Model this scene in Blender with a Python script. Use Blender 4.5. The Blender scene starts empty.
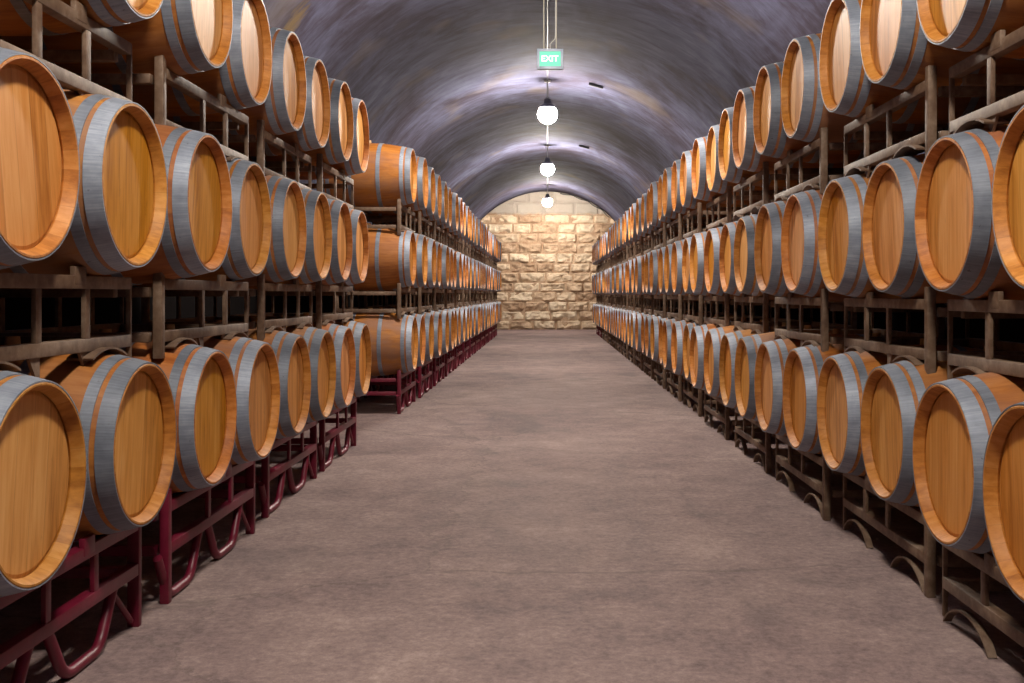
import bpy, bmesh, math, random
from mathutils import Vector, Matrix, noise
R = math.radians
PI = math.pi
rnd = random.Random(7)
scn = bpy.context.scene
C = scn.collection

# ------------------------------------------------------------------ dimensions
CAM_H = 1.25
W_HEAD = 1.415          # aisle centre line to barrel heads
BL = 0.95               # barrel length
RE, RB = 0.2815, 0.345  # radius at the ends, at the bilge
PITCH = 0.892           # height from one row to the next
VR, VZ = 3.2, 1.65      # vault radius and centre height
Y_END, Y_BACK = 36.0, -6.0
LAMPS = [1.7, 9.4, 17.2, 24.7, 33.6]
LAMP_Z = 4.27

# ------------------------------------------------------------------ node helpers
class NT:
    def __init__(self, name):
        self.m = bpy.data.materials.new(name)
        self.m.use_nodes = True
        self.t = self.m.node_tree
        self.b = self.t.nodes['Principled BSDF']
    def n(self, kind, **kw):
        nd = self.t.nodes.new(kind)
        for k, v in kw.items():
            setattr(nd, k, v)
        return nd
    def put(self, sock, v):
        if isinstance(v, bpy.types.NodeSocket):
            self.t.links.new(v, sock)
        else:
            sock.default_value = v
    def math(self, op, a, b=0.0, c=None):
        nd = self.n('ShaderNodeMath', operation=op)
        self.put(nd.inputs[0], a); self.put(nd.inputs[1], b)
        if c is not None: self.put(nd.inputs[2], c)
        return nd.outputs[0]
    def sep(self, v):
        nd = self.n('ShaderNodeSeparateXYZ'); self.put(nd.inputs[0], v); return nd.outputs
    def comb(self, x, y, z):
        nd = self.n('ShaderNodeCombineXYZ')
        for i, v in enumerate((x, y, z)): self.put(nd.inputs[i], v)
        return nd.outputs[0]
    def obj(self): return self.n('ShaderNodeTexCoord').outputs['Object']
    def rand(self): return self.n('ShaderNodeObjectInfo').outputs['Random']
    def noise(self, vec, scale=1.0, detail=4.0, rough=0.55, dist=0.0):
        nd = self.n('ShaderNodeTexNoise')
        self.put(nd.inputs['Vector'], vec); nd.inputs['Scale'].default_value = scale
        nd.inputs['Detail'].default_value = detail; nd.inputs['Roughness'].default_value = rough
        nd.inputs['Distortion'].default_value = dist
        return nd.outputs['Fac']
    def white(self, v):
        nd = self.n('ShaderNodeTexWhiteNoise', noise_dimensions='1D'); self.put(nd.inputs['W'], v); return nd.outputs['Value']
    def ramp(self, f, stops):
        nd = self.n('ShaderNodeValToRGB'); self.put(nd.inputs[0], f)
        e = nd.color_ramp.elements
        e[0].position, e[0].color = stops[0][0], (*stops[0][1], 1)
        e[1].position, e[1].color = stops[-1][0], (*stops[-1][1], 1)
        for p, c in stops[1:-1]:
            x = e.new(p); x.color = (*c, 1)
        return nd.outputs['Color']
    def step(self, f, a, b, lo=0.0, hi=1.0):
        nd = self.n('ShaderNodeMapRange'); self.put(nd.inputs[0], f)
        for i, v in enumerate((a, b, lo, hi)): nd.inputs[i + 1].default_value = v
        return nd.outputs[0]
    def mix(self, f, a, b, mode='MIX'):
        nd = self.n('ShaderNodeMix', data_type='RGBA', blend_type=mode)
        self.put(nd.inputs[0], f)
        for s, v in ((nd.inputs[6], a), (nd.inputs[7], b)):
            self.put(s, v if isinstance(v, bpy.types.NodeSocket) else (*v, 1))
        return nd.outputs[2]
    def hsv(self, col, h=0.5, s=1.0, v=1.0):
        nd = self.n('ShaderNodeHueSaturation')
        self.put(nd.inputs['Hue'], h); self.put(nd.inputs['Saturation'], s); self.put(nd.inputs['Value'], v)
        self.put(nd.inputs['Color'], col); return nd.outputs[0]
    def bump(self, h, strength=0.3, dist=0.01):
        nd = self.n('ShaderNodeBump'); nd.inputs['Strength'].default_value = strength
        nd.inputs['Distance'].default_value = dist; self.put(nd.inputs['Height'], h)
        self.t.links.new(nd.outputs[0], self.b.inputs['Normal'])
    def done(self, col, rough=0.6, metal=0.0, spec=0.4):
        b = self.b
        self.put(b.inputs['Base Color'], col if isinstance(col, bpy.types.NodeSocket) else (*col, 1))
        self.put(b.inputs['Roughness'], rough); self.put(b.inputs['Metallic'], metal)
        b.inputs['Specular IOR Level'].default_value = spec
        return self.m

def mat_head():
    t = NT('oak_head')
    x, y, z = t.sep(t.obj()); r = t.rand()
    off = t.math('MULTIPLY', r, 37.0)
    yb = t.math('ADD', t.math('DIVIDE', y, 0.088), off)
    tone = t.white(t.math('FLOOR', yb))
    fr = t.math('FRACT', yb)
    seam = t.math('MINIMUM', fr, t.math('SUBTRACT', 1.0, fr))
    grain = t.noise(t.comb(off, t.math('MULTIPLY', t.math('ADD', y, t.math('MULTIPLY', tone, 3.0)), 26.0), t.math('MULTIPLY', z, 2.2)), 1.6, 5, 0.6, 0.35)
    cloud = t.noise(t.comb(off, t.math('MULTIPLY', y, 5.0), t.math('MULTIPLY', z, 2.5)), 1.0, 3)
    f = t.math('ADD', t.math('MULTIPLY', grain, 0.62), t.math('ADD', t.math('MULTIPLY', tone, 0.20), t.math('MULTIPLY', cloud, 0.2)))
    col = t.ramp(f, [(0.30, (0.38, 0.150, 0.030)), (0.50, (0.66, 0.315, 0.082)), (0.75, (0.80, 0.450, 0.160))])
    col = t.mix(t.step(seam, 0.0, 0.022, 0.35, 0.0), col, (0.17, 0.07, 0.02))
    smudge = t.noise(t.comb(off, t.math('MULTIPLY', y, 9.0), t.math('MULTIPLY', z, 5.0)), 1.4, 5, 0.7)
    col = t.mix(t.step(smudge, 0.64, 0.80, 0.0, 0.45), col, (0.16, 0.075, 0.03))
    r2 = t.white(t.math('MULTIPLY', r, 91.0))
    col = t.hsv(col, t.step(r, 0, 1, 0.489, 0.499), t.step(r2, 0, 1, 1.12, 0.94), t.step(r2, 0, 1, 0.86, 1.12))
    t.bump(grain, 0.12, 0.004)
    return t.done(col, 0.5, 0, 0.35)

def mat_body(name='oak_staves', chime=False):
    t = NT(name)
    x, y, z = t.sep(t.obj()); r = t.rand()
    off = t.math('MULTIPLY', r, 53.0)
    ang = t.math('ARCTAN2', y, z)
    sb = t.math('ADD', t.math('MULTIPLY', ang, 28 / (2 * PI)), 40.0)
    tone = t.white(t.math('ADD', t.math('FLOOR', sb), off))
    fr = t.math('FRACT', sb)
    seam = t.math('MINIMUM', fr, t.math('SUBTRACT', 1.0, fr))
    grain = t.noise(t.comb(t.math('MULTIPLY', x, 3.0), t.math('MULTIPLY', y, 26.0), t.math('ADD', t.math('MULTIPLY', z, 26.0), off)), 1.5, 5, 0.6)
    f = t.math('ADD', t.math('MULTIPLY', grain, 0.78), t.math('MULTIPLY', tone, 0.22))
    col = t.ramp(f, [(0.22, (0.26, 0.088, 0.018)), (0.5, (0.50, 0.210, 0.052)), (0.78, (0.64, 0.32, 0.105))] if chime else
                 [(0.22, (0.22, 0.066, 0.015)), (0.5, (0.40, 0.155, 0.040)), (0.78, (0.54, 0.245, 0.078))])  # outer staves weathered; also darkened to stand in for shade behind the hoops
    stain = t.noise(t.comb(t.math('MULTIPLY', x, 2.0), t.math('MULTIPLY', ang, 1.2), off), 1.3, 4, 0.6)
    r2 = t.white(t.math('MULTIPLY', r, 71.0))
    col = t.mix(t.math('MULTIPLY', t.step(stain, 0.38, 0.58), t.step(r2, 0.1, 0.8, 0.0, 0.15) if chime else t.step(r2, 0.1, 0.8, 0.25, 0.85)), col, (0.27, 0.135, 0.085))
    col = t.mix(t.step(seam, 0.0, 0.03, 0.28, 0.0), col, (0.14, 0.05, 0.015))
    col = t.hsv(col, t.step(r, 0, 1, 0.491, 0.505), 1.05, t.step(r2, 0, 1, 0.9, 1.2))
    t.bump(grain, 0.15, 0.004)
    return t.done(col, 0.55, 0, 0.35)

def mat_hoop():
    t = NT('galvanised_hoop')
    o = t.obj(); r = t.rand()
    x, y, z = t.sep(o); off = t.math('MULTIPLY', r, 41.0)
    a = t.noise(t.comb(t.math('ADD', x, off), y, z), 7.0, 5, 0.65)
    ang = t.math('ARCTAN2', y, z)
    str_ = t.noise(t.comb(t.math('MULTIPLY', ang, 45.0), off, t.math('MULTIPLY', x, 6.0)), 1.0, 3, 0.6)
    f = t.math('ADD', t.math('MULTIPLY', a, 0.6), t.math('MULTIPLY', str_, 0.4))
    col = t.ramp(f, [(0.25, (0.125, 0.140, 0.180)), (0.5, (0.265, 0.295, 0.360)), (0.72, (0.44, 0.475, 0.545))])
    spots = t.noise(t.comb(t.math('ADD', x, off), y, z), 38.0, 3, 0.6)
    col = t.mix(t.step(spots, 0.68, 0.74, 0.0, 0.6), col, (0.05, 0.045, 0.05))
    col = t.hsv(col, 0.5, 1.0, t.step(r, 0, 1, 0.58, 1.15))
    t.bump(f, 0.12, 0.003)
    return t.done(col, t.step(a, 0.3, 0.7, 0.45, 0.65), 0.22, 0.5)

def mat_rack(name, stops, rough, metal):
    t = NT(name)
    g = t.n('ShaderNodeNewGeometry').outputs['Position']
    a = t.noise(g, 5.0, 5, 0.65); b = t.noise(g, 28.0, 4, 0.6)
    f = t.math('ADD', t.math('MULTIPLY', a, 0.6), t.math('MULTIPLY', b, 0.4))
    t.bump(b, 0.15, 0.003)
    return t.done(t.ramp(f, stops), rough, metal, 0.5)

def mat_floor():
    t = NT('worn_concrete')
    o = t.obj(); x, y, z = t.sep(o)
    big = t.noise(o, 0.55, 4, 0.6, 0.4)
    mid = t.noise(t.comb(x, t.math('MULTIPLY', y, 0.9), z), 3.2, 7, 0.75, 0.2)
    fine = t.noise(o, 28.0, 6, 0.85)
    f = t.math('ADD', t.math('MULTIPLY', big, 0.26), t.math('ADD', t.math('MULTIPLY', mid, 0.34), t.math('MULTIPLY', fine, 0.40)))
    col = t.ramp(f, [(0.37, (0.105, 0.072, 0.074)), (0.46, (0.215, 0.150, 0.145)), (0.54, (0.315, 0.228, 0.210)), (0.65, (0.50, 0.38, 0.335))])
    stain = t.noise(t.comb(t.math('ADD', x, 11.0), t.math('MULTIPLY', y, 0.6), z), 1.1, 5, 0.6, 0.6)
    col = t.mix(t.step(stain, 0.56, 0.72, 0.0, 0.42), col, (0.085, 0.072, 0.075))
    vor = t.n('ShaderNodeTexVoronoi', feature='DISTANCE_TO_EDGE'); t.put(vor.inputs['Vector'], t.comb(t.math('ADD', x, t.math('MULTIPLY', mid, 0.7)), t.math('ADD', y, t.math('MULTIPLY', big, 1.2)), z)); vor.inputs['Scale'].default_value = 0.33
    col = t.mix(t.step(vor.outputs['Distance'], 0.0, 0.006, 0.35, 0.0), col, (0.06, 0.05, 0.045))
    t.bump(t.math('ADD', t.math('MULTIPLY', mid, 0.5), t.math('MULTIPLY', fine, 0.5)), 0.35, 0.006)
    return t.done(col, t.step(mid, 0.3, 0.7, 0.72, 0.9), 0, 0.2)

def mat_vault():
    t = NT('vault_plaster')
    o = t.obj(); x, y, z = t.sep(o)
    ang = t.math('ARCTAN2', x, t.math('SUBTRACT', z, VZ))
    st = t.noise(t.comb(t.math('ADD', t.math('MULTIPLY', ang, 2.0), t.math('MULTIPLY', y, 0.15)), t.math('MULTIPLY', y, 1.7), 0.0), 1.0, 7, 0.72, 1.2)
    st2 = t.noise(t.comb(t.math('MULTIPLY', ang, 9.0), t.math('MULTIPLY', y, 9.0), 3.0), 1.0, 4, 0.7, 0.3)
    cl = t.noise(t.comb(t.math('MULTIPLY', ang, 2.6), t.math('MULTIPLY', y, 0.55), 9.0), 1.0, 4, 0.6, 0.6)
    f = t.math('ADD', t.math('MULTIPLY', st, 0.40), t.math('ADD', t.math('MULTIPLY', st2, 0.14), t.math('MULTIPLY', cl, 0.46)))
    col = t.ramp(f, [(0.36, (0.030, 0.023, 0.029)), (0.46, (0.057, 0.049, 0.074)), (0.55, (0.092, 0.094, 0.150)), (0.66, (0.150, 0.162, 0.235))])
    tint = t.noise(t.comb(t.math('MULTIPLY', ang, 3.0), t.math('MULTIPLY', y, 0.8), 21.0), 1.0, 3, 0.5)
    col = t.mix(t.step(tint, 0.58, 0.74, 0.0, 0.5), col, (0.17, 0.135, 0.10))
    # one ochre damp stain on the left flank
    sx = t.math('DIVIDE', t.math('ADD', ang, 0.856), 0.10)
    sy = t.math('DIVIDE', t.math('ADD', t.math('SUBTRACT', y, 9.62), t.math('MULTIPLY', sx, 0.12)), 0.16)
    sd = t.math('ADD', t.math('ADD', t.math('MULTIPLY', sx, sx), t.math('MULTIPLY', sy, sy)), t.math('MULTIPLY', t.math('SUBTRACT', st2, 0.5), 4.0))
    col = t.mix(t.step(sd, 0.1, 1.3, 0.75, 0.0), col, (0.17, 0.115, 0.05))
    t.bump(t.math('ADD', t.math('MULTIPLY', st, 0.5), t.math('MULTIPLY', st2, 0.5)), 0.35, 0.02)
    return t.done(col, 0.85, 0, 0.07)

def mat_stone():
    t = NT('hewn_stone')
    g = t.n('ShaderNodeNewGeometry').outputs['Position']
    x, y, z = t.sep(g)
    at = t.n('ShaderNodeAttribute', attribute_name='tone').outputs['Fac']
    a = t.noise(g, 3.5, 6, 0.65, 0.3); b = t.noise(g, 16.0, 4, 0.7)
    f = t.math('ADD', t.math('MULTIPLY', a, 0.45), t.math('ADD', t.math('MULTIPLY', b, 0.25), t.math('MULTIPLY', at, 0.3)))
    col = t.ramp(f, [(0.28, (0.33, 0.20, 0.12)), (0.48, (0.60, 0.44, 0.30)), (0.70, (0.75, 0.62, 0.46))])
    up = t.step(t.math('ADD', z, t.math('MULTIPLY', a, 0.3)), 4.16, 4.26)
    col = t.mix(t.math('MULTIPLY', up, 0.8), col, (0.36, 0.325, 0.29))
    t.bump(t.math('ADD', a, b), 0.5, 0.03)
    return t.done(col, 0.8, 0, 0.3)

def mat_plain(name, col, rough=0.5, metal=0.0, spec=0.5):
    t = NT(name)
    g = t.n('ShaderNodeNewGeometry').outputs['Position']
    a = t.noise(g, 20.0, 4, 0.6)
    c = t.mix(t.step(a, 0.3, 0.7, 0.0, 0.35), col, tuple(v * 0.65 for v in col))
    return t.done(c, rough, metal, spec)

def mat_emit(name, col, strength, base=None):
    t = NT(name)
    t.done(base or col, 0.5, 0, 0.2)
    t.b.inputs['Emission Color'].default_value = (*col, 1)
    t.b.inputs['Emission Strength'].default_value = strength
    return t.m

M = dict(
    head=mat_head(), body=mat_body(), chime=mat_body('oak_chime', True), hoop=mat_hoop(),
    brown=mat_rack('weathered_steel', [(0.34, (0.085, 0.042, 0.024)), (0.5, (0.165, 0.100, 0.063)), (0.66, (0.27, 0.190, 0.135))], 0.6, 0.1),
    red=mat_rack('crimson_enamel', [(0.3, (0.11, 0.005, 0.017)), (0.7, (0.20, 0.010, 0.036))], 0.42, 0.0),
    floor=mat_floor(), vault=mat_vault(), stone=mat_stone(),
    wallp=mat_plain('side_wall_plaster', (0.012, 0.010, 0.010), 1.0, 0.0, 0.03),  # colour set near-black to stand in for deep shade between the barrels
    dark=mat_plain('dark_fixture', (0.035, 0.035, 0.045), 0.5, 0.2),
    zinc=mat_plain('zinc_fitting', (0.42, 0.41, 0.40), 0.45, 0.4),
    case=mat_plain('sign_case', (0.15, 0.175, 0.23), 0.5, 0.1),
    rodm=mat_plain('pale_rod', (0.30, 0.28, 0.24), 0.5, 0.1),
    bung=mat_plain('bung_wood', (0.55, 0.33, 0.15), 0.6),
    globe=mat_emit('lamp_globe', (1.0, 0.92, 0.80), 420.0),
    green=mat_emit('green_panel', (0.09, 0.60, 0.38), 1.0, (0.02, 0.07, 0.05)),
    white=mat_emit('white_lettering', (0.9, 1.0, 0.95), 0.9, (0.2, 0.2, 0.2)),
)

# ------------------------------------------------------------------ mesh helpers
def link(name, me, parent=None, loc=(0, 0, 0), rot=(0, 0, 0)):
    o = bpy.data.objects.new(name, me)
    C.objects.link(o)
    o.location = loc; o.rotation_euler = rot
    if parent: o.parent = parent
    return o
def mesh(name, bm, mat, smooth=True, angle=35):
    bmesh.ops.recalc_face_normals(bm, faces=bm.faces[:])
    me = bpy.data.meshes.new(name)
    bm.to_mesh(me); bm.free()
    me.materials.append(mat)
    if smooth:
        me.shade_smooth()
        me.set_sharp_from_angle(angle=R(angle))
    return me
def box(bm, x0, x1, y0, y1, z0, z1, bev=0.0):
    r = bmesh.ops.create_cube(bm, size=1.0, matrix=Matrix.Translation(((x0 + x1) / 2, (y0 + y1) / 2, (z0 + z1) / 2)) @ Matrix.Diagonal((x1 - x0, y1 - y0, z1 - z0, 1)))
    if bev:
        es = list({e for v in r['verts'] for e in v.link_edges})
        bmesh.ops.bevel(bm, geom=es, offset=bev, segments=2, affect='EDGES', profile=0.5)
def revolve(bm, prof, seg=48, closed=True):
    """prof: (x, r) pairs turned about the x axis."""
    rings = []
    for x, r in prof:
        if r < 1e-6:
            rings.append([bm.verts.new((x, 0, 0))])
        else:
            rings.append([bm.verts.new((x, r * math.sin(2 * PI * k / seg), r * math.cos(2 * PI * k / seg))) for k in range(seg)])
    pairs = list(zip(rings, rings[1:])) + ([(rings[-1], rings[0])] if closed else [])
    for a, b in pairs:
        if len(a) == 1 and len(b) == 1: continue
        for k in range(seg):
            k2 = (k + 1) % seg
            vs = [a[0], b[k2], b[k]] if len(a) == 1 else [a[k], a[k2], b[0]] if len(b) == 1 else [a[k], a[k2], b[k2], b[k]]
            bm.faces.new(vs)
def tube(bm, pts, r, seg=12, cap=True):
    pts = [Vector(p) for p in pts]
    rings = []
    up0 = None
    for i, p in enumerate(pts):
        d = (pts[min(i + 1, len(pts) - 1)] - pts[max(i - 1, 0)]).normalized()
        if up0 is None:
            up0 = Vector((0, 0, 1)) if abs(d.z) < 0.9 else Vector((1, 0, 0))
        s = d.cross(up0).normalized(); u = s.cross(d).normalized(); up0 = u
        rings.append([bm.verts.new(p + (s * math.cos(2 * PI * k / seg) + u * math.sin(2 * PI * k / seg)) * r) for k in range(seg)])
    for a, b in zip(rings, rings[1:]):
        for k in range(seg):
            bm.faces.new([a[k], a[(k + 1) % seg], b[(k + 1) % seg], b[k]])
    if cap:
        bm.faces.new(rings[0]); bm.faces.new(rings[-1])
def tag(o, label, cat, group=None):
    o['label'] = label; o['category'] = cat
    if group: o['group'] = group
    return o
def struct(name, me, loc=(0, 0, 0)):
    o = link(name, me, None, loc); o['kind'] = 'structure'; return o

# ------------------------------------------------------------------ the setting
bm = bmesh.new(); box(bm, -VR - 0.2, VR + 0.2, Y_BACK - 0.2, Y_END + 0.3, -0.12, 0.0)
struct('floor', mesh('floor', bm, M['floor'], False))
bm = bmesh.new()
NS, NY = 72, 60
grid = []
for j in range(NY + 1):
    y = Y_BACK + (Y_END - Y_BACK) * j / NY
    row = []
    for i in range(NS + 1):
        a = -PI / 2 + PI * i / NS
        rr = VR + 0.012 * noise.noise(Vector((a * 3.0, y * 0.7, 2.0)))
        row.append(bm.verts.new((rr * math.sin(a), y, VZ + rr * math.cos(a))))
    grid.append(row)
for j in range(NY):
    for i in range(NS):
        bm.faces.new([grid[j][i], grid[j][i + 1], grid[j + 1][i + 1], grid[j + 1][i]])
me = mesh('ceiling', bm, M['vault'])
o = struct('ceiling', me)
md = o.modifiers.new('thickness', 'SOLIDIFY'); md.thickness = 0.15; md.offset = 1.0
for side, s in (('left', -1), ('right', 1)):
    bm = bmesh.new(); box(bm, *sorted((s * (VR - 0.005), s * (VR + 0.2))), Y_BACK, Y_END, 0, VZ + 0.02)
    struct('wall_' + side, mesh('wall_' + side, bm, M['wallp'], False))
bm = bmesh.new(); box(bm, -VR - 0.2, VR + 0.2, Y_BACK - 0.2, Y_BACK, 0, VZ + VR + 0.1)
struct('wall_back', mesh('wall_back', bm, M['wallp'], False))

# end wall of rough hewn blocks, one mesh
bm = bmesh.new()
tone = bm.verts.layers.float.new('tone')
box(bm, -VR - 0.1, VR + 0.1, Y_END + 0.06, Y_END + 0.3, 0, VZ + VR + 0.1)
wr = random.Random(3)
z = 0.0; ci = 0
while z < 4.9:
    h = 0.338 if z < 4.0 else 0.42
    h *= wr.uniform(0.94, 1.06)
    x = -VR - wr.uniform(0.05, 0.7)
    while x < VR:
        w = wr.uniform(0.55, 1.0) if z < 4.0 else wr.uniform(0.8, 1.3)
        tn = wr.random(); prot = wr.uniform(0.0, 0.045) if z < 4.0 else wr.uniform(0, 0.008)
        amp = 0.11 if z < 4.0 else 0.012
        nx, nz = 14, 8
        g = 0.014
        vs = []
        seed = wr.uniform(0, 50)
        for j in range(nz + 1):
            rw = []
            for i in range(nx + 1):
                u, v = i / nx, j / nz
                ed = min(1.0, min(u, 1 - u) * w / 0.045, min(v, 1 - v) * h / 0.045)
                ed = ed * (2 - ed)
                px = x + g + u * (w - 2 * g); pz = z + g + v * (h - 2 * g)
                jx = 0.016 * noise.noise(Vector((px * 4, pz * 4, seed))); jz = 0.022 * noise.noise(Vector((px * 4, pz * 4, seed + 9)))
                n1 = noise.noise(Vector((px * 3.2, pz * 4.5, seed))) + 0.5 * noise.noise(Vector((px * 9, pz * 11, seed)))
                under = max(0, 0.35 - v) * 0.9 * max(0.0, 0.3 + noise.noise(Vector((px * 2.2, 0, seed + 4))))
                dep = -0.02 + ed * (0.05 + prot + amp * n1 - 0.12 * under * (2 if z < 4 else 0.2))
                vv = bm.verts.new((px + jx, Y_END + 0.05 - dep, max(0.0, pz + jz)))
                vv[tone] = tn
                rw.append(vv)
            vs.append(rw)
        for j in range(nz):
            for i in range(nx):
                bm.faces.new([vs[j][i], vs[j][i + 1], vs[j + 1][i + 1], vs[j + 1][i]])
        x += w
    z += h
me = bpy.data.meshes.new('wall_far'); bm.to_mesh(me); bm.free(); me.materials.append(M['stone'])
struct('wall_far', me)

# ------------------------------------------------------------------ barrels
HB = BL / 2
def prof_r(x):                       # outer radius at distance x from the middle
    return RB - (RB - RE) * (abs(x) / HB) ** 2
def make_barrel_meshes():
    d = {}
    bm = bmesh.new()
    rim = 0.010
    outer = [(-HB + BL * i / 22, prof_r(-HB + BL * i / 22)) for i in range(23)]
    outer[0] = (-HB + 0.003, RE - 0.001); outer[-1] = (HB - 0.003, RE - 0.001)
    prof = [(-HB + 0.04, 0.0), (-HB + 0.04, RE - 0.018), (-HB, RE - rim), (-HB, RE - 0.004)] + outer + \
           [(HB, RE - 0.004), (HB, RE - rim), (HB - 0.006, RE - rim - 0.004), (HB - 0.036, RE - 0.026), (HB - 0.048, RE - 0.021), (HB - 0.058, 0.0)]
    revolve(bm, prof, 56, closed=True)
    for fc in bm.faces:
        if all(v.co.x > HB - 0.0035 or (v.co.x > HB - 0.07 and math.hypot(v.co.y, v.co.z) < RE - 0.003) for v in fc.verts):
            fc.material_index = 1
    d['stave_body'] = mesh('stave_body', bm, M['body'])
    d['stave_body'].materials.append(M['chime'])
    bm = bmesh.new()
    hx = HB - 0.039
    revolve(bm, [(hx - 0.012, 0.0), (hx - 0.012, RE - 0.022), (hx - 0.004, RE - 0.0245), (hx, RE - 0.037), (hx, RE - 0.10), (hx, 0.0)], 56, closed=False)
    d['head'] = mesh('head', bm, M['head'], True, 12)
    for nm, a, b in (('a', HB - 0.056, HB - 0.001), ('b', HB - 0.112, HB - 0.074), ('c', 0.125, 0.165)):
        bm = bmesh.new()
        th = 0.0035
        n = 4
        out = [(a + (b - a) * i / n, prof_r(a + (b - a) * i / n) + th) for i in range(n + 1)]
        inn = [(x, r - th - 0.001) for x, r in reversed(out)]
        revolve(bm, out + inn, 56, closed=True)
        d['hoop_' + nm] = mesh('hoop', bm, M['hoop'])
    bm = bmesh.new()
    bmesh.ops.create_cone(bm, cap_ends=True, segments=20, radius1=0.028, radius2=0.024, depth=0.045)
    d['bung'] = mesh('bung', bm, M['bung'])
    return d
BM = make_barrel_meshes()
GB = 'oak wine barrels lying in three rows along the aisle'
def make_barrel():
    root = link('wine_barrel', None); root.empty_display_size = 0.2
    z = RB
    link('stave_body', BM['stave_body'], root, (0, 0, z))
    link('head', BM['head'], root, (0, 0, z))
    for k in 'abc':
        link('hoop', BM['hoop_' + k], root, (0, 0, z))
        link('hoop', BM['hoop_' + k], root, (0, 0, z), (0, 0, PI))
    link('bung', BM['bung'], root, (0, 0, z + RB + 0.008))
    return root
def copy_tree(root):
    c = root.copy(); C.objects.link(c)
    for ch in list(root.children):
        k = ch.copy(); C.objects.link(k); k.parent = c
        k.matrix_parent_inverse = ch.matrix_parent_inverse
    return c
barrel_proto = make_barrel()
proto_used = False
def put_barrel(x, y, zc, rz, label):
    global proto_used
    o = copy_tree(barrel_proto) if proto_used else barrel_proto
    proto_used = True
    o.location = (x, y, zc - RB); o.rotation_euler = (0, 0, rz)
    roll = rnd.uniform(-0.16, 0.16)
    for ch in o.children:
        if ch.name.split('.')[0] == 'head': ch.rotation_euler.x = roll
    tag(o, label, 'barrel', GB)
    return o

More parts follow.
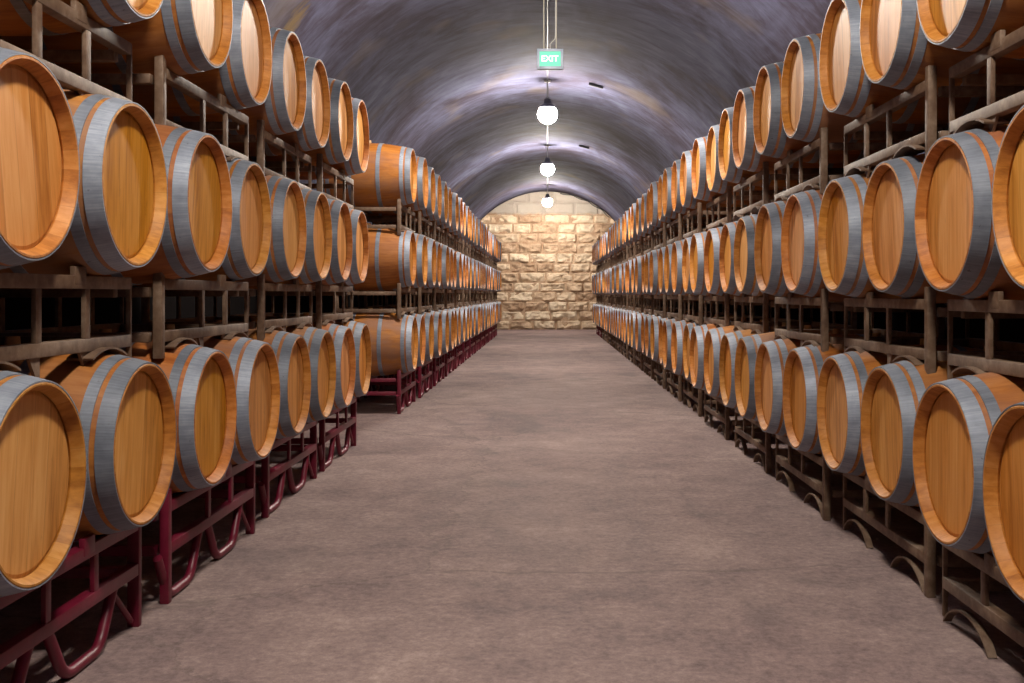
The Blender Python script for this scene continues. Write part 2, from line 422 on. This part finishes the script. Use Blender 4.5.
# ------------------------------------------------------------------ racks
RX0, RX1 = -HB + 0.150, HB - 0.150      # rail centre lines across the barrel
T = 0.0225                               # half of the tube section
LY0, LY1 = -0.55, 0.62
def rack_parts(side, style):
    """(part name, mesh, location) for one rack; local +x faces the aisle, origin at the foot; y runs away from the camera after placing.
    style: upper / floor (brown) / red."""
    m = M['red'] if 'red' in style else M['brown']
    if style == 'floor_red': style = 'floor'
    f = 1 if side == 'left' else -1      # turned by 180 degrees on the right
    if style == 'upper':  top, lowb, zt, post_top = 0.64 - 0.316, 0.066, 0.0, 0.375
    elif style == 'floor': top, lowb, zt, post_top = 0.65 - 0.316, 0.130, 0.0, 0.385
    else:                 top, lowb, zt, post_top = 0.725 - 0.316, 0.195, 0.0, 0.460
    P = []
    def add(nm, bm, loc=(0, 0, 0), smooth=True): P.append((nm, mesh(nm, bm, m, smooth, 40), loc))
    def yb(a, b): return tuple(sorted((f * a, f * b)))
    def bx(x0, x1, y0, y1, z0, z1, bev=0.004):
        b = bmesh.new(); ya, yb_ = yb(y0, y1); box(b, x0, x1, ya, yb_, z0, z1, bev); return b
    for X in (RX1, RX0):
        for zb in (top - 2 * T, lowb):
            add('rail', bx(X - T, X + T, LY0, LY1, zb, zb + 2 * T))
        add('post', bx(X - 0.012, X + T + 0.003, LY0 - 0.038, LY0, zt, post_top))
        if style != 'red':
            add('post', bx(X, X + T - 0.003, LY1, LY1 + 0.016, zt + (0.02 if style == 'floor' else 0.0), top))
        else:
            add('post', bx(X - T, X + T, LY1, LY1 + 0.03, zt, top))
        for yy in (-0.07, 0.265):
            add('upright', bx(X + T - 0.018, X + T - 0.002, yy - 0.018, yy + 0.018, lowb + 2 * T, top - 2 * T, 0.002))
        add('chock', bx(X + T - 0.018, X + T + 0.002, 0.165, 0.247, top - 0.03, top + 0.03, 0.003))
        if style == 'red':
            for yc in (-0.40, 0.20):
                b = bmesh.new(); r = 0.019
                w, w2, zl = 0.24, 0.13, lowb + 0.004
                pts = []
                ctrl = [Vector((X, f * (yc - w), zl)), Vector((X, f * (yc - w2), r)), Vector((X, f * (yc + w2), r)), Vector((X, f * (yc + w), zl))]
                pts = [ctrl[0]]
                for k in (1, 2):
                    a, c_, e = ctrl[k - 1], ctrl[k], ctrl[k + 1]
                    p0 = c_ + (a - c_).normalized() * 0.06; p2 = c_ + (e - c_).normalized() * 0.06
                    for i in range(7):
                        t = i / 6
                        pts.append(p0 * (1 - t) ** 2 + c_ * 2 * t * (1 - t) + p2 * t * t)
                pts.append(ctrl[3])
                tube(b, pts, r, 14)
                add('skid_tube', b)
            b = bmesh.new(); tube(b, [(X, f * 0.42, lowb + 0.004), (X, f * 0.60, 0.03)], 0.011, 10); add('brace', b)
        else:
            for yc in ((-0.375, 0.375) if style == 'upper' else (-0.325, 0.42)):   # arched cradle straps under the lower rail
                b = bmesh.new(); n = 16; hw = 0.195
                ring = []
                for i in range(n + 1):
                    t = -1 + 2 * i / n
                    if style == 'upper':
                        a = t * 0.44
                        yy, zz = 0.3215 * math.sin(a), (0.64 - PITCH) + 0.3215 * math.cos(a)
                        ny, nz = math.sin(a), math.cos(a); xw = 0.045
                    else:
                        a = t * 1.1
                        yy, zz = hw * math.sin(a) / math.sin(1.1), 0.085 * (math.cos(a) - math.cos(1.1)) / (1 - math.cos(1.1)) + 0.004
                        ny, nz = math.sin(a), math.cos(a); xw = 0.016
                    ring.append([b.verts.new((X + 0.006 + dx, f * (yc + yy + ny * q), max(0.001 if style == 'floor' else -9, zz + nz * q))) for dx, q in ((-xw, 0), (xw, 0), (xw, 0.007), (-xw, 0.007))])
                for a_, c_ in zip(ring, ring[1:]):
                    for k in range(4): b.faces.new([a_[k], a_[(k + 1) % 4], c_[(k + 1) % 4], c_[k]])
                b.faces.new(ring[0]); b.faces.new(ring[-1])
                add('cradle_strap', b)
            if style == 'upper':
                for yg in (-0.07, 0.265):    # small gusset hanging under each upright
                    b = bmesh.new()
                    tri = [(yg + 0.018, lowb + 0.004), (yg - 0.05, lowb + 0.004), (yg + 0.018, -0.03)]
                    va = [b.verts.new((X + 0.004, f * y, z)) for y, z in tri]; vb = [b.verts.new((X + 0.014, f * y, z)) for y, z in tri]
                    b.faces.new(va); b.faces.new(vb)
                    for k in range(3): b.faces.new([va[k], va[(k + 1) % 3], vb[(k + 1) % 3], vb[k]])
                    add('gusset', b, smooth=False)
    for yy in (LY0 - 0.047, LY1 - 0.045):
        for zb in (top - 2 * T - 0.03, lowb):
            add('cross_rail', bx(RX0 + T + 0.002, RX1 - T - 0.002, yy, yy + 0.04, zb, zb + 0.04))
    return P
RACK = {(s, st): rack_parts(s, st) for s in ('left', 'right') for st in ('upper', 'floor', 'red', 'floor_red')}
def joined_rack(key):
    bm = bmesh.new()
    for nm, me, loc in RACK[key]: bm.from_mesh(me)
    me = bpy.data.meshes.new('barrel_rack'); bm.to_mesh(me); bm.free()
    me.materials.append(M['red'] if 'red' in key[1] else M['brown'])
    me.shade_smooth(); me.set_sharp_from_angle(angle=R(40))
    return me
RACKFAR = {k: joined_rack(k) for k in RACK}
rack_proto = {}
def put_rack(side, style, x, y, z, rz, label, far):
    key = (side, style)
    if far:
        o = link('barrel_rack', RACKFAR[key])
    elif key in rack_proto:
        o = copy_tree(rack_proto[key])
    else:
        o = link('barrel_rack', None); rack_proto[key] = o
        for nm, me, loc in RACK[key]: link(nm, me, o, loc)
    o.location = (x, y, z); o.rotation_euler = (0, 0, rz)
    tag(o, label, 'rack', ('red' if 'red' in style else 'brown') + ' steel barrel racks')
    return o

ORD = ['first', 'second', 'third', 'fourth', 'fifth', 'sixth', 'seventh', 'eighth', 'ninth', 'tenth', 'eleventh', 'twelfth', 'thirteenth', 'fourteenth',
       'fifteenth', 'sixteenth', 'seventeenth', 'eighteenth', 'nineteenth', 'twentieth']
def place_word(i, n, near, far):
    if i < (n + 1) // 2: return ORD[i] + ' from ' + near
    return ORD[n - 1 - i] + ' from ' + far
def near_far(i, n, near, far):
    if i == 0: return 'nearest ' + near
    if i == n - 1: return 'nearest ' + far
    return place_word(i, n, near, far)

# stacks: (depths of the two barrels, sideways offset), measured front to back
def regular(start, n, pitch, seed):
    q = random.Random(seed); out = []
    for k in range(n):
        c = start + pitch * k + q.uniform(-0.05, 0.05)
        out.append((c - 0.375, c + 0.375))
    return out
# near stacks: (depth, head distance from the aisle centre) of both barrels, for each row
LEFT_FRONT = [
    [(2.84, 1.405, 3.60, 1.405), (4.36, 1.407, 5.06, 1.395), (5.93, 1.435, 6.67, 1.436), (7.38, 1.434, 8.20, 1.458)],
    [(2.85, 1.430, 3.57, 1.425), (4.25, 1.395, 5.18, 1.470), (6.00, 1.475, 6.73, 1.465), (7.33, 1.460, 8.20, 1.480)],
    [(2.85, 1.430, 3.57, 1.425), (4.36, 1.427, 5.22, 1.478), (6.05, 1.490, 6.80, 1.490), (7.40, 1.462, 8.15, 1.468)]]
lr = [(10.88, 1.405, 11.60, 1.400)] + [(a, 1.39, b, 1.39) for a, b in regular(12.85, 12, 1.58, 5)]
LEFT_REAR = [lr, lr, lr]
rr = [(a, 1.40, b, 1.40) for a, b in [(12.12, 12.86), (13.72, 14.46)] + regular(15.65, 11, 1.575, 8)]
RIGHT = [
    [(2.93, 1.362, 3.63, 1.392), (4.43, 1.440, 5.18, 1.430), (5.84, 1.407, 6.60, 1.390), (7.36, 1.394, 8.07, 1.400), (8.98, 1.410, 9.70, 1.385), (10.65, 1.42, 11.38, 1.41)] + rr,
    [(3.05, 1.445, 3.78, 1.455), (4.50, 1.468, 5.20, 1.445), (5.95, 1.418, 6.66, 1.400), (7.76, 1.460, 8.47, 1.468), (9.20, 1.450, 9.92, 1.415), (10.65, 1.42, 11.38, 1.42)] + rr,
    [(3.05, 1.445, 3.76, 1.450), (4.42, 1.440, 5.15, 1.440), (6.01, 1.434, 6.72, 1.405), (7.48, 1.400, 8.26, 1.425), (9.12, 1.455, 9.84, 1.420), (10.75, 1.42, 11.47, 1.42)] + rr]
HEIGHT = {'left': (0.725, 1.628, 2.505), 'right': (0.65, 1.545, 2.455)}
ROWS = ('bottom', 'middle', 'top')
for side, block, stacks in (('left', 'front', LEFT_FRONT), ('left', 'rear', LEFT_REAR), ('right', '', RIGHT)):
    s = -1 if side == 'left' else 1
    rz = 0.0 if side == 'left' else PI
    blk = {'front': 'left front block', 'rear': 'left rear block', '': 'right side'}[block]
    if block == 'front': nearw, farw = 'the camera', 'the gap'
    elif block == 'rear': nearw, farw = 'the gap', 'the end wall'
    else: nearw, farw = 'the camera', 'the end wall'
    for r in range(3):
        st = stacks[r]
        ds = [d for t4 in st for d in (t4[0], t4[2])]
        for _ in range(60):                       # neighbours never closer than a bilge width
            for i in range(len(ds) - 1):
                gap = 0.70 - (ds[i + 1] - ds[i])
                if gap > 0: ds[i] -= gap / 2; ds[i + 1] += gap / 2
        st = [(ds[2 * i], t4[1], ds[2 * i + 1], t4[3]) for i, t4 in enumerate(st)]
        zr = HEIGHT[side][r]
        items = []
        for k, (d0, w0, d1, w1) in enumerate(st):
            yaw = 0.0
            for q, (d, w) in enumerate(((d0, w0), (d1, w1))):
                if r == 2 and k == 0 and q == 0 and block != 'rear': continue    # outside the frame
                items.append((d, w, yaw))
        for i, (d, w, yaw) in enumerate(items):
            jx = rnd.uniform(-0.002, 0.002) if d < 10.5 else rnd.uniform(-0.02, 0.025)
            put_barrel(s * (w + HB + jx), d - HB * math.sin(yaw), zr, rz - s * yaw,
                       'oak barrel in the %s row, %s, %s' % (ROWS[r], blk, near_far(i, len(items), nearw, farw)))
        for k, (d0, w0, d1, w1) in enumerate(st):
            c = (d0 + d1) / 2; w = (w0 + w1) / 2
            yaw = 0.0
            if r == 0:
                style = 'red' if side == 'left' else 'floor_red' if k >= len(st) - 2 else 'floor'
                z = 0.0
            else:
                style = 'upper'; z = zr - 0.64
            lab = '%s rack under %s, %s, %s' % ('red steel' if 'red' in style else 'brown steel',
                  ('the bottom row', 'the middle row', 'the top row')[r], blk, near_far(k, len(st), nearw, farw))
            put_rack(side, style, s * (w + HB), c - HB * math.sin(yaw), z, rz - s * yaw, lab, c > 17)

# ------------------------------------------------------------------ lamps, conduit, sign
APEX = VZ + VR
def make_lamp():
    root = link('ceiling_lamp', None); root.empty_display_size = 0.2
    bm = bmesh.new(); bmesh.ops.create_icosphere(bm, subdivisions=3, radius=0.165)
    link('globe', mesh('globe', bm, M['globe']), root)
    bm = bmesh.new()
    prof = [(0.10, 0.140), (0.112, 0.142), (0.150, 0.110), (0.18, 0.070), (0.25, 0.060), (0.27, 0.03), (0.27, 0.0)]
    inner = [(0.169, 0.0), (0.155, 0.07), (0.13, 0.11), (0.10, 0.1365)]
    revolve(bm, inner + prof, 32, closed=True)
    bmesh.ops.rotate(bm, verts=bm.verts[:], matrix=Matrix.Rotation(-PI / 2, 3, 'Y'))
    link('housing', mesh('housing', bm, M['dark']), root)
    bm = bmesh.new(); tube(bm, [(0, 0, 0.262), (0, 0, APEX - 0.03 - LAMP_Z)], 0.012, 12)
    link('stem', mesh('stem', bm, M['zinc']), root)
    bm = bmesh.new(); bmesh.ops.create_cone(bm, cap_ends=True, segments=24, radius1=0.05, radius2=0.06, depth=0.03, matrix=Matrix.Translation((0, 0, APEX - 0.028 - LAMP_Z)))
    link('canopy', mesh('canopy', bm, M['zinc']), root)
    return root
LABEL = {1.7: 'bare globe lamp overhead beside the nearest barrels, above the picture',
         9.4: 'bare globe lamp on the vault just in front of the green sign, above the picture', 17.2: 'largest glowing globe lamp hanging from the vault just below the green sign',
         24.7: 'middle one of the three glowing globe lamps hanging along the vault', 33.6: 'smallest glowing globe lamp, hanging right before the stone end wall'}
lp = make_lamp()
for i, y in enumerate(LAMPS):
    o = lp if i == 0 else copy_tree(lp)
    o.location = (0, y, LAMP_Z)
    tag(o, LABEL[y], 'lamp', 'globe lamps hung along the vault')
bm = bmesh.new(); tube(bm, [(0, Y_BACK + 0.05, APEX - 0.022), (0, Y_END - 0.15, APEX - 0.022)], 0.014, 12)
tag(link('conduit', mesh('conduit', bm, M['dark'])), 'thin dark cable conduit running along the crown of the vault', 'conduit')

SY, SZ = 11.8, CAM_H + 235 * 11.8 / 1024
k = 11.8 / 1024
root = link('exit_sign', None, None, (0.03, SY, SZ)); root.empty_display_size = 0.2
tag(root, 'lit green exit sign in a grey case hung on two rods from the vault', 'sign')
w, h = 13.2 * k, 10.2 * k
bm = bmesh.new(); box(bm, -w, w, 0.0, 0.07, -h, h, 0.012)
link('case', mesh('case', bm, M['case']), root)
bm = bmesh.new()
fw, fh = 10.6 * k, 7.4 * k
for a in ((-w, -fw, -h, h), (fw, w, -h, h), (-fw, fw, fh, h), (-fw, fw, -h, -fh)):
    box(bm, a[0], a[1], -0.014, 0.004, a[2], a[3], 0.003)
link('frame', mesh('frame', bm, M['case']), root)
bm = bmesh.new(); box(bm, -fw, fw, -0.006, 0.001, -fh, fh)
link('panel', mesh('panel', bm, M['green'], False), root)
cu = bpy.data.curves.new('lettering', 'FONT'); cu.body = 'EXIT'; cu.size = 0.097; cu.align_x = 'CENTER'; cu.align_y = 'CENTER'; cu.extrude = 0.002; cu.offset = 0.0025
to = bpy.data.objects.new('lettering_source', cu); C.objects.link(to)
bpy.context.view_layer.update()
me = bpy.data.meshes.new_from_object(to.evaluated_get(bpy.context.evaluated_depsgraph_get()))
bpy.data.objects.remove(to)
me.materials.clear(); me.materials.append(M['white'])
link('lettering', me, root, (-0.004, -0.009, 0.0), (PI / 2, 0, 0))
for xx in (-6.3 * k, 6.2 * k):
    bm = bmesh.new(); zt = math.sqrt(VR ** 2 - xx ** 2) + VZ - SZ - 0.01
    tube(bm, [(xx, 0.035, h - 0.005), (xx, 0.035, zt)], 0.008, 10)
    link('rod', mesh('rod', bm, M['rodm']), root)
bm = bmesh.new(); zt = APEX - SZ - 0.03
tube(bm, [(0, 0.035, h - 0.01), (0, 0.035, h + 0.06), (0.02, 0.035, h + 0.085), (0.055, 0.03, h + 0.12), (0.062, 0.03, h + 0.16), (0.064, 0.025, zt)], 0.006, 8)
link('cable', mesh('cable', bm, M['zinc']), root)

# small dark slot on the vault and a loose cable along the far arch
def on_vault(px, py, inset=0.0):
    dx, dz = (px - 547.5) / 1024, (294 - py) / 1024
    A = dx * dx + dz * dz; B = 2 * dz * (CAM_H - VZ); Cc = (CAM_H - VZ) ** 2 - (VR - inset) ** 2
    t = (-B + math.sqrt(B * B - 4 * A * Cc)) / (2 * A)
    return Vector((dx * t, t, CAM_H + dz * t))
a, b = on_vault(589, 84, 0.03), on_vault(603, 88, 0.03)
for nm, p, q, lab in (('vent_slot', a, b, 'short dark slotted fitting on the vault right of the green sign'),
                      ('vent_slot', on_vault(579, 146, 0.03), on_vault(589, 148, 0.03), 'tiny dark slotted fitting on the vault right of the middle lamp')):
    c = (p + q) / 2; d = q - p
    ang = math.atan2(c.x, c.z - VZ)
    L = (d.x ** 2 + d.z ** 2) ** 0.5
    bm = bmesh.new(); box(bm, -L / 2, L / 2, -0.035, 0.035, -0.02, 0.02, 0.006)
    o = link(nm, mesh(nm, bm, M['dark']), None, c, (0, ang, 0))
    tag(o, lab, 'fitting', 'slotted fittings on the vault')
bm = bmesh.new()
pts = []
for i in range(25):
    aa = 0.14 + 0.62 * i / 24
    rr = VR - 0.04 - 0.02 * math.sin(i * 0.9)
    pts.append((rr * math.sin(aa), Y_END - 0.12, VZ + rr * math.cos(aa)))
tube(bm, pts, 0.016, 8)
tag(link('cable', mesh('cable', bm, M['dark'])), 'dark cable following the right half of the arch over the stone end wall', 'cable')

# ------------------------------------------------------------------ world, camera, view
wd = bpy.data.worlds.new('cellar_air'); scn.world = wd; wd.use_nodes = True
wd.node_tree.nodes['Background'].inputs[0].default_value = (0.02, 0.02, 0.025, 1)
cam = bpy.data.cameras.new('camera'); co = bpy.data.objects.new('camera', cam); C.objects.link(co)
co.location = (0, 0, CAM_H); co.rotation_euler = (PI / 2, 0, 0)
cam.sensor_width = 36; cam.lens = 36; cam.shift_x = -35.5 / 1024; cam.shift_y = -47.5 / 1024
cam.clip_end = 200
scn.camera = co
scn.view_settings.view_transform = 'Standard'; scn.view_settings.look = 'None'
scn.view_settings.gamma = 1.0; scn.view_settings.use_curve_mapping = False
scn.view_settings.exposure = 0.35
scn.cycles.diffuse_bounces = 2
scn.cycles.sample_clamp_indirect = 4.0
